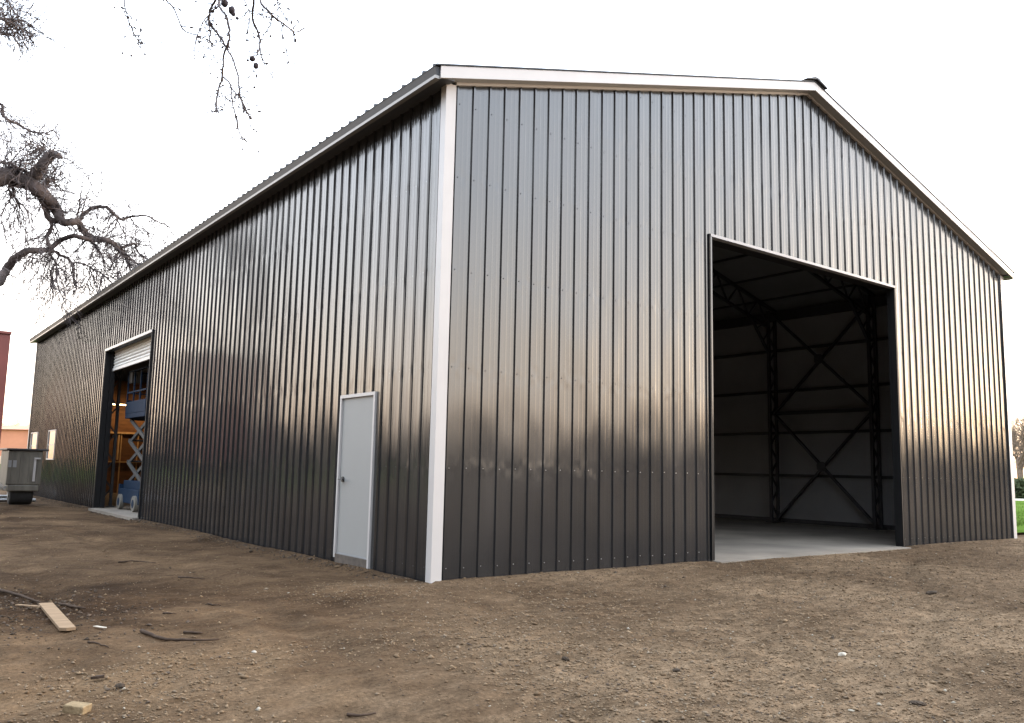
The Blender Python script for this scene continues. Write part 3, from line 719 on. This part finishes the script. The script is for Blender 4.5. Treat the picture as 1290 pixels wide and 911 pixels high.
def hclump(name, u0, u1, D, hh, n, label):
    mb = MB()
    for _ in range(n):
        p = at(random.uniform(u0, u1), 600, D+random.uniform(-1.5, 1.5)); z = hh*random.random()**.7; c = Vector((p.x, p.y, z))
        mb.add([c+rvec(.16), c+rvec(.16), c+rvec(.16)], [(0,1,2)])
    tag(mb.build(name, M['hedge']), label, 'hedge')
hclump('hedge', 1225, 1400, 66, 1.1, 9000, 'low dull green hedge between the road and the bare trees at right')

# ------------------------------------------------------------------ ground
def vnoise(x, y, f, seed):
    g = np.random.default_rng(seed).random((256, 256)); X = x*f; Y = y*f
    xi = np.floor(X).astype(int); yi = np.floor(Y).astype(int); fx = X-xi; fy = Y-yi
    fx = fx*fx*(3-2*fx); fy = fy*fy*(3-2*fy)
    a = g[xi & 255, yi & 255]; b = g[(xi+1) & 255, yi & 255]; c = g[xi & 255, (yi+1) & 255]; d = g[(xi+1) & 255, (yi+1) & 255]
    return (a*(1-fx)+b*fx)*(1-fy)+(c*(1-fx)+d*fx)*fy - .5
def ground_h(x, y):
    h = vnoise(x, y, .35, 1)*.07 + vnoise(x, y, 1.3, 2)*.035 + vnoise(x, y, 4.1, 3)*.018 + vnoise(x, y, 11, 4)*.018 + vnoise(x, y, 21, 5)*.011
    dx = np.maximum(np.maximum(-x, x-W), 0); dy = np.maximum(np.maximum(-y, y-L), 0); d = np.hypot(dx, dy)
    far = np.clip((np.hypot(x-CAM.x, y-CAM.y)-35)/40, 0, 1)
    h = h*(1-far)
    amp = np.clip(d/1.2, .30, 1)
    h = h*amp - .018
    # faint wheel ruts running along the side wall, broken up
    for xr in (-2.15, -3.75):
        c_ = xr + .35*np.sin(y*.28+.5) + .12*np.sin(y*.9); t_ = (x-c_)/.14
        h = h + (-.034*np.exp(-t_**2) + .010*np.exp(-((np.abs(x-c_)-.24)/.08)**2) + .006*np.exp(-t_**2)*np.sin(y*38+x*20))*np.clip(vnoise(x, y, .5, 17)*3+.7, 0, 1)*(x < -.5)
    for k_ in (0, 1):
        c_ = -3.3 + .55*(x-1.0) - 1.55*k_ + .1*np.sin(x*1.3); t_ = (y-c_)/.15
        h = h + (-.026*np.exp(-t_**2) + .012*np.sin(x*34)*np.exp(-t_**2))*np.clip(vnoise(x, y, .7, 19)*4+.3, 0, 1)*(y < -.8)
    # soil lies a little lower along the side wall, and is banked up against the gable
    side = np.clip((-x)/.25, 0, 1)*np.clip(1-(-x)/2.5, 0, 1)*np.clip((y+.2)/1.2, 0, 1)
    h -= .055*side
    front = (y < 0) & (x > 0)
    h += np.where(front, .022*np.clip(1+y/.8, 0, 1), 0)
    # ragged berm of crumbs along the foot of the side wall
    h += .05*np.exp(-((x+.22)/.13)**2)*np.clip(vnoise(x, y, 2.5, 8)+.35, 0, 1)*(y > .3)*((y < GD0-.2) | (y > GD1+.2))
    # lower under the building and at the slab aprons
    ins = (x > .02) & (x < W-.02) & (y > .02) & (y < L-.02)
    h = np.where(ins, -.25, h)
    ap = (x > BD0-.1) & (x < BD1+.1) & (y > -.26) & (y <= .02)
    h = np.where(ap, np.minimum(h, -.03+.02*vnoise(x, y, 9, 12)), h)
    ap = (x < .02) & (x > -.18) & (y > GD0-.2) & (y < GD1+.2)
    h = np.where(ap, np.minimum(h, -.09), h)
    return h
def axis(lo, hi, step, far, grow=1.12):
    a = list(np.arange(lo, hi+step/2, step)); s = step
    while a[-1] < far: s *= grow; a.append(a[-1]+s)
    s = step
    while a[0] > -far: s *= grow; a.insert(0, a[0]-s)
    return np.array(a)
gx = axis(-6.5, 14.5, .045, 1500); gy = axis(-7.2, 6.5, .045, 1500, 1.06)
GX, GY = np.meshgrid(gx, gy, indexing='ij'); GZ = ground_h(GX, GY)
nx, ny = GX.shape; vv = np.stack([GX, GY, GZ], -1).reshape(-1, 3)
I = np.arange(nx*ny).reshape(nx, ny); q = np.stack([I[:-1,:-1], I[1:,:-1], I[1:,1:], I[:-1,1:]], -1).reshape(-1, 4)
me = bpy.data.meshes.new('ground'); me.vertices.add(len(vv)); me.vertices.foreach_set('co', vv.ravel()); me.loops.add(q.size); me.loops.foreach_set('vertex_index', q.ravel().astype(np.int32))
me.polygons.add(len(q)); me.polygons.foreach_set('loop_start', np.arange(0, q.size, 4, dtype=np.int32)); me.update(calc_edges=True); me.shade_smooth()
g = bpy.data.objects.new('ground', me); COL.objects.link(g); g['kind'] = 'structure'
def dirt_material():
    m, n, l, b = newmat('dirt'); b.inputs['Roughness'].default_value = .95; b.inputs['Specular IOR Level'].default_value = .05
    tc = n.new('ShaderNodeTexCoord'); P = tc.outputs['Object']
    def noise(scale, det=6, rough=.6, dist=0, st=None):
        s_ = P
        if st: mp = n.new('ShaderNodeMapping'); mp.inputs['Scale'].default_value = st; mp.inputs['Rotation'].default_value = (0, 0, .6); l.new(P, mp.inputs[0]); s_ = mp.outputs[0]
        t = n.new('ShaderNodeTexNoise'); t.inputs['Scale'].default_value = scale; t.inputs['Detail'].default_value = det; t.inputs['Roughness'].default_value = rough; t.inputs['Distortion'].default_value = dist
        l.new(s_, t.inputs['Vector']); return t.outputs['Fac']
    def ramp(f, stops):
        r = n.new('ShaderNodeValToRGB'); e = r.color_ramp.elements
        for i, (p, c) in enumerate(stops):
            x = e[i] if i < 2 else e.new(p); x.position = p; x.color = (*c, 1)
        l.new(f, r.inputs[0]); return r.outputs[0]
    def mix(f, a, b_, mode='MIX'):
        t = n.new('ShaderNodeMix'); t.data_type = 'RGBA'; t.blend_type = mode
        if isinstance(f, float): t.inputs[0].default_value = f
        else: l.new(f, t.inputs[0])
        for i, x in ((6, a), (7, b_)):
            if isinstance(x, tuple): t.inputs[i].default_value = (*x, 1)
            else: l.new(x, t.inputs[i])
        return t.outputs[2]
    dirt = ramp(noise(.9, 8, .65, .6), [(.25, (0.0420, 0.0257, 0.0142)), (.75, (0.1943, 0.1297, 0.0750)), (.5, (0.1092, 0.0713, 0.0418))])
    grav = ramp(noise(5, 9, .75), [(.3, (0.0756, 0.0525, 0.0323)), (.7, (0.2625, 0.1881, 0.1216))])
    # where it is gravel: position mask (towards the gable side) broken up with noise
    sp = n.new('ShaderNodeSeparateXYZ'); l.new(P, sp.inputs[0])
    def mth(op, a, b_=0.0):
        t = n.new('ShaderNodeMath'); t.operation = op
        for i, x in enumerate((a, b_)):
            if isinstance(x, (int, float)): t.inputs[i].default_value = x
            else: l.new(x, t.inputs[i])
        return t.outputs[0]
    e_ = mth('SUBTRACT', mth('MULTIPLY', sp.outputs[0], .55), mth('MULTIPLY', sp.outputs[1], .45))
    e_ = mth('ADD', e_, mth('MULTIPLY', mth('SUBTRACT', noise(.8, 4), .5), 3.0))
    mk = n.new('ShaderNodeMapRange'); mk.inputs['From Min'].default_value = -.6; mk.inputs['From Max'].default_value = 1.2; l.new(e_, mk.inputs['Value'])
    col = mix(mk.outputs[0], dirt, grav)
    fine = ramp(noise(38, 5, .7), [(.3, (.50, .48, .46)), (.7, (1.38, 1.37, 1.35))])
    col = mix(.85, col, fine, 'MULTIPLY')
    streak = ramp(noise(2.0, 5, .6, .4, (1, 5, 1)), [(.42, (.78, .75, .72)), (.62, (1.1, 1.1, 1.1))])
    col = mix(.7, col, streak, 'MULTIPLY')
    damp = ramp(noise(.33, 4, .6, .5), [(.42, (1.08, 1.08, 1.08)), (.60, (.55, .52, .50))])
    col = mix(.9, col, damp, 'MULTIPLY')
    # a damp, darker patch of soil at the far left of the yard
    dp = n.new('ShaderNodeVectorMath'); dp.operation = 'DISTANCE'; dp.inputs[1].default_value = (-3.9, .3, 0); l.new(P, dp.inputs[0])
    dm = n.new('ShaderNodeMapRange'); dm.interpolation_type = 'SMOOTHSTEP'; dm.inputs['From Min'].default_value = .4; dm.inputs['From Max'].default_value = 2.2; dm.inputs['To Min'].default_value = 1; dm.inputs['To Max'].default_value = 0
    l.new(mth('ADD', dp.outputs['Value'], mth('MULTIPLY', mth('SUBTRACT', noise(1.6, 5), .5), 2.4)), dm.inputs['Value'])
    col = mix(dm.outputs[0], col, mix(1.0, col, (.55, .50, .46), 'MULTIPLY'))
    l.new(col, b.inputs['Base Color'])
    bp = n.new('ShaderNodeBump'); bp.inputs['Distance'].default_value = .03; bp.inputs['Strength'].default_value = 1.0
    l.new(mth('ADD', noise(30, 6, .7), mth('MULTIPLY', noise(110, 3, .6), .35)), bp.inputs['Height']); l.new(bp.outputs[0], b.inputs['Normal'])
    return m
me.materials.append(dirt_material())

# stones and crumbs: gravel spread over the yard as one object
def stones(name, n, pos, size, mats, flat=.6):
    ico = np.array([(0,0,1),(.9,0,.25),(.28,.85,.2),(-.72,.53,.3),(-.72,-.53,.15),(.28,-.85,.3),(0,0,-.6)])
    fc = np.array([(0,1,2),(0,2,3),(0,3,4),(0,4,5),(0,5,1),(6,2,1),(6,3,2),(6,4,3),(6,5,4),(6,1,5)])
    a = rng.uniform(0, 2*np.pi, n); ca, sa = np.cos(a), np.sin(a)
    v = ico[None]*rng.uniform(.65, 1.2, (n, 7, 1))*np.stack([rng.uniform(.7, 1.35, n), rng.uniform(.6, 1, n), rng.uniform(.35, .8, n)*flat/.6], 1)[:, None, :]
    x = v[..., 0]*ca[:, None]-v[..., 1]*sa[:, None]; y = v[..., 0]*sa[:, None]+v[..., 1]*ca[:, None]; z = v[..., 2]+v[..., 0]*rng.uniform(-.3, .3, n)[:, None]
    v = np.stack([x, y, z], -1)*size[:, None, None]
    c = np.stack([pos[:, 0], pos[:, 1], ground_h(pos[:, 0], pos[:, 1])+size*.1], 1); v = (v+c[:, None, :]).reshape(-1, 3)
    f = (fc[None]+(np.arange(n)*7)[:, None, None]).reshape(-1, 3)
    me = bpy.data.meshes.new(name); me.vertices.add(len(v)); me.vertices.foreach_set('co', v.ravel()); me.loops.add(f.size); me.loops.foreach_set('vertex_index', f.ravel().astype(np.int32))
    me.polygons.add(len(f)); me.polygons.foreach_set('loop_start', np.arange(0, f.size, 3, dtype=np.int32)); me.update(calc_edges=True)
    for m in mats: me.materials.append(m)
    mi = np.repeat(rng.choice(len(mats), n, p=(lambda w_: w_/w_.sum())(np.array([.44, .29, .21, .05, .01][:len(mats)]))), 10).astype(np.int32); me.polygons.foreach_set('material_index', mi)
    o = bpy.data.objects.new(name, me); COL.objects.link(o); return o
SM = [simple('stone_brown', (0.1260, 0.0871, 0.0532), .95, spec=.08), simple('stone_tan', (0.1890, 0.1356, 0.0855), .95, spec=.08), simple('stone_grey', (0.1628, 0.1237, 0.0855), .95, spec=.08), simple('soil_clod', (.085, .065, .05), 1, spec=.08), simple('stone_pale', (.28, .25, .20), .9, spec=.08)]
def outside(p): 
    ins = (p[:, 0] > -.03) & (p[:, 0] < W+.03) & (p[:, 1] > -.03); ap = (p[:, 0] > BD0-.1) & (p[:, 0] < BD1+.1) & (p[:, 1] > -.24); ap2 = (p[:, 0] > -.2) & (p[:, 1] > GD0-.3) & (p[:, 1] < GD1+.3)
    return ~(ins | ap | ap2)
# sample in polar coordinates about the camera foot so near ground is as dense as it looks
n = 150000; az = rng.uniform(R_(3), R_(76), n); rr = 2.6*np.exp(rng.uniform(0, 1, n)**.85*2.35)
pos = np.stack([CAM.x+rr*np.sin(az), CAM.y+rr*np.cos(az)], 1)
e = .55*pos[:, 0]-.45*pos[:, 1]+vnoise(pos[:, 0], pos[:, 1], .8, 31)*3.2
keep = outside(pos) & (rng.random(n) < np.clip((e+.6)/1.6, .07, 1))
pos = pos[keep]; size = np.exp(rng.normal(math.log(.0066), .40, len(pos))); size = np.clip(size*(1+rr[keep]*.035), .003, .035)
o = stones('gravel', len(pos), pos, size, SM); tag(o, 'loose brown gravel and crumbs of soil over the yard', 'gravel', kind='stuff')
# dark clods and bits of bark in the damp patch at the left
n = 1500; pos = np.stack([rng.normal(-3.75, .45, n), rng.normal(.1, .8, n)], 1); k = rng.random(n) < .9; size = np.exp(rng.normal(math.log(.010), .5, n))
o = stones('bark_crumbs', n, pos, np.clip(size, .004, .03), [M['stone_dark'], SM[3], SM[0]]); tag(o, 'dark crumbs of bark and soil in the damp patch around the plank', 'crumbs', kind='stuff')
# crumbs banked at the foot of the side wall
n = 8000; y = rng.uniform(.3, 27, n); x = -.15+rng.normal(0, .11, n); pos = np.stack([x, y], 1); k = (x < -.05) & outside(pos)
pos = pos[k]; size = np.exp(rng.normal(math.log(.010), .5, len(pos)))
o = stones('soil_crumbs', len(pos), pos, np.clip(size, .005, .05), [SM[3], SM[0], M['stone_dark']]); tag(o, 'dark soil crumbs banked along the foot of the side wall', 'soil', kind='stuff')

# grass: right of the shed and far left; road beyond
def grass_mat(name, c1, c2):
    m, n, l, b = newmat(name); b.inputs['Roughness'].default_value = .9; b.inputs['Specular IOR Level'].default_value = 0
    tc = n.new('ShaderNodeTexCoord'); t = n.new('ShaderNodeTexNoise'); t.inputs['Scale'].default_value = .6; t.inputs['Detail'].default_value = 8; l.new(tc.outputs['Object'], t.inputs['Vector'])
    r = n.new('ShaderNodeValToRGB'); r.color_ramp.elements[0].position = .35; r.color_ramp.elements[1].position = .65; r.color_ramp.elements[0].color = (*c1, 1); r.color_ramp.elements[1].color = (*c2, 1)
    l.new(t.outputs['Fac'], r.inputs[0]); l.new(r.outputs[0], b.inputs['Base Color']); return m
GM = grass_mat('green_grass', (.052, .092, .016), (.09, .14, .030))
def sheet(name, pts, z, mat):
    mb = MB(); mb.add([(x, y, z) for x, y in pts], [tuple(range(len(pts)))]); o = mb.build(name, mat); o['kind'] = 'structure'; return o
sheet('grass_field', [(W+.35, .6), (24, 0), (400, 60), (400, 400), (W+.35, 400)], .035, GM)
sheet('grass_field', [(-400, 46), (W, 46), (W, 400), (-400, 400)], .035, GM)
p1, p2 = at(1285, 630, 57), at(1285, 620, 63); dr = Vector((R.x, R.y, 0)).normalized()
sheet('road', [tuple((Vector((p.x, p.y, 0))+dr*s_)[:2]) for p, s_ in ((p1, -14), (p1, 200), (p2, 200), (p2, -14))], .045, M['asphalt'])
n = 26000; bx = W+.3+rng.exponential(7, n); by = .5+(bx-W)*.26+rng.uniform(0, 12, n)
mb = MB()
hgt = rng.uniform(.03, .09, n); an = rng.uniform(0, 6.28, n)
v = np.zeros((n, 3, 3)); v[:, 0] = np.stack([bx-.008*np.cos(an), by-.008*np.sin(an), np.full(n, .03)], 1); v[:, 1] = np.stack([bx+.008*np.cos(an), by+.008*np.sin(an), np.full(n, .03)], 1); v[:, 2] = np.stack([bx+rng.normal(0, .03, n), by+rng.normal(0, .03, n), .035+hgt], 1)
mb.v = [tuple(t) for t in v.reshape(-1, 3)]; mb.f = [(3*i, 3*i+1, 3*i+2) for i in range(n)]
tag(mb.build('grass', GM), 'short green grass right of the shed', 'grass', kind='stuff')

# ------------------------------------------------------------------ litter on the yard
def gz(x, y): return float(ground_h(np.array([x]), np.array([y]))[0])
def onz(u, v):
    d = F + R*((u-645)/FPX) - U*((v-455.5)/FPX); t = (-.02-CAM.z)/d.z; return CAM+d*t
def plank(name, a, b, w, t, mat, label, cat, tiltz=0.0):
    A, B = onz(*a), onz(*b); d = (B-A); ln = d.length; ang = math.atan2(d.y, d.x)
    mb = MB(); hl = ln/2
    mb.poly_prism([(-hl, -w/2, 0), (hl-.03, -w/2, 0), (hl, -w*.1, 0), (hl-.01, w/2, 0), (-hl+.01, w/2, 0)], (0, 0, t))
    o = mb.build(name, mat, bevel=.002); m = (A+B)/2
    zA, zB = gz(A.x, A.y), gz(B.x, B.y); o.location = (m.x, m.y, (zA+zB)/2+.012); o.rotation_euler = (0, -math.atan2(zB-zA, ln), ang); return tag(o, label, cat)
plank('plank', (57, 765), (85, 801), .10, .022, M['plank'], 'pale weathered wooden plank lying on the dirt at lower left', 'plank')
plank('wood_sliver', (20, 767), (54, 769), .03, .012, M['plank'], 'thin pale wood sliver left of the plank', 'sliver')
plank('paper_scrap', (118, 796), (134, 797), .03, .006, M['chip'], 'small white scrap on the dirt right of the plank', 'scrap')
plank('wood_offcut', (116, 862), (131, 863), .035, .015, M['stick'], 'small dark wood offcut above the broken clod at lower left', 'offcut')
def stick(px, r, label, name='stick'):
    pts = []
    for u, v in px: p = onz(u, v); p.z = gz(p.x, p.y)+r*1.2; pts.append(p)
    c = sum(pts, Vector())/len(pts); mb = MB(); P, Q = smooth_path(pts, [r*(1-.55*i/(len(pts)-1)) for i in range(len(pts))], 4, .002); mb.tube(P, Q, 7)
    o = mb.build(name, M['stick'], smooth=True); recenter(o, c); return tag(o, label, 'stick')
stick([(178, 800), (195, 808), (215, 812), (245, 814), (275, 811)], .014, 'long curved brown stick lying in the lower left dirt')
stick([(-5, 747), (18, 752), (40, 760), (52, 763)], .016, 'dark bent stick at the left edge behind the plank')
stick([(75, 763), (90, 768), (108, 771)], .013, 'short dark stick lying right of the top end of the plank')
stick([(225, 728), (240, 731), (258, 731)], .010, 'thin short stick on the dirt below the roller doorway')
stick([(232, 800), (250, 802), (256, 801)], .010, 'tiny twig just above the long curved stick')
stick([(437, 900), (455, 903), (474, 901)], .009, 'dark twig at the bottom edge left of centre')
stick([(262, 762), (270, 764), (277, 763)], .008, 'tiny dark twig in the middle of the left dirt')
def rock(u, v, s_, mat, label, name='stone', flat=.6, cat='stone'):
    p = onz(u, v); mb = MB(); ball(mb, Vector((0,0,0)), s_, flat, 9, 6)
    mb.v = [(x*(1+.25*math.sin(7*y/s_)), y*(1+.2*math.sin(5*x/s_+1)), z) for x, y, z in mb.v]
    o = mb.build(name, mat, bevel=.0); o.location = (p.x, p.y, gz(p.x, p.y)+s_*flat*.45); o.rotation_euler = (.1, .15, random.uniform(0, 3)); return tag(o, label, cat)
p = onz(95, 903); mb = MB(); mb.poly_prism([(-.055, -.03, 0), (.05, -.035, 0), (.06, .03, 0), (-.045, .035, 0)], (.004, 0, .045)); o = mb.build('broken_block', M['beige'], bevel=.006); o.location = (p.x, p.y, gz(p.x, p.y)-.004); o.rotation_euler = (.08, .06, -.7); tag(o, 'beige broken block at the bottom left corner', 'block')
stick([(110, 820), (124, 822), (136, 825)], .007, 'thin dark twig below the small white scrap')
stick([(206, 776), (214, 778), (222, 777)], .008, 'small dark stick above the long curved stick on open dirt')
stick([(150, 705), (172, 703), (196, 706)], .010, 'thin straight stick in the dark soil left of the side wall')
rock(150, 875, .03, M['stone_dark'], 'dark clod above and right of the beige block')
rock(1061, 824, .028, M['chip'], 'pale stone chip in the gravel at right of the big doorway')
rock(1156, 882, .042, M['stone_dark'], 'dark flat clod in the lower right gravel', flat=.35)
rock(712, 833, .026, M['stone_dark'], 'round dark stone in the gravel below the gable wall')
rock(852, 842, .03, M['stone_dark'], 'dark clod in the gravel below the left jamb of the big doorway', flat=.4)
rock(1174, 747, .06, M['stone_dark'], 'dark flat stone in the gravel right of the big doorway', flat=.3)
rock(320, 829, .016, M['chip'], 'small white chip right of the long curved stick')
rock(1020, 692, .07, M['stone_dark'], 'dark lump of soil at the edge of the big doorway slab', flat=.6)

# ------------------------------------------------------------------ light
AZ, EL = R_(98), R_(6)                                # sun azimuth measured from +Y towards +X
sd = bpy.data.lights.new('sun', 'SUN'); sd.energy = .7; sd.angle = R_(12); sd.color = (1, .78, .58)
so = bpy.data.objects.new('sun', sd); COL.objects.link(so)
sv = Vector((math.sin(AZ)*math.cos(EL), math.cos(AZ)*math.cos(EL), math.sin(EL)))
so.rotation_euler = (-sv).to_track_quat('-Z', 'Y').to_euler(); so.location = (30, -20, 20)
w = bpy.data.worlds.new('World'); S.world = w; w.use_nodes = True; n = w.node_tree.nodes; l = w.node_tree.links
bg = n['Background']; sk = n.new('ShaderNodeTexSky'); sk.sky_type = 'NISHITA'; sk.sun_disc = False
sk.sun_elevation = EL; sk.sun_rotation = AZ; sk.dust_density = 3.0; sk.air_density = 1.0; sk.ozone_density = 1.0
hs = n.new('ShaderNodeHueSaturation'); hs.inputs['Saturation'].default_value = .75
l.new(sk.outputs[0], hs.inputs['Color'])
# thin even cloud veil over the clear sky
mx = n.new('ShaderNodeMix'); mx.data_type = 'RGBA'; mx.inputs[0].default_value = .62; tcw = n.new('ShaderNodeTexCoord'); sx = n.new('ShaderNodeSeparateXYZ'); l.new(tcw.outputs['Generated'], sx.inputs[0])
vr = n.new('ShaderNodeValToRGB'); ee = vr.color_ramp.elements; ee[0].position = 0; ee[0].color = (.50, .29, .17, 1); ee[1].position = .45; ee[1].color = (.62, .69, .80, 1)
x_ = ee.new(.045); x_.color = (.80, .58, .42, 1); x_ = ee.new(.11); x_.color = (.86, .73, .62, 1); x_ = ee.new(.22); x_.color = (.76, .74, .74, 1)
sc_ = n.new('ShaderNodeVectorMath'); sc_.operation = 'SCALE'; sc_.inputs['Scale'].default_value = 14.5
l.new(sx.outputs[2], vr.inputs[0]); l.new(vr.outputs[0], sc_.inputs[0]); l.new(sc_.outputs[0], mx.inputs[7])
l.new(hs.outputs[0], mx.inputs[6]); l.new(mx.outputs[2], bg.inputs['Color']); bg.inputs['Strength'].default_value = .12
S.view_settings.view_transform = 'Standard'; S.view_settings.look = 'None'; S.view_settings.gamma = 1; S.view_settings.exposure = 2.28
S.render.engine = 'CYCLES'; S.cycles.max_bounces = 8
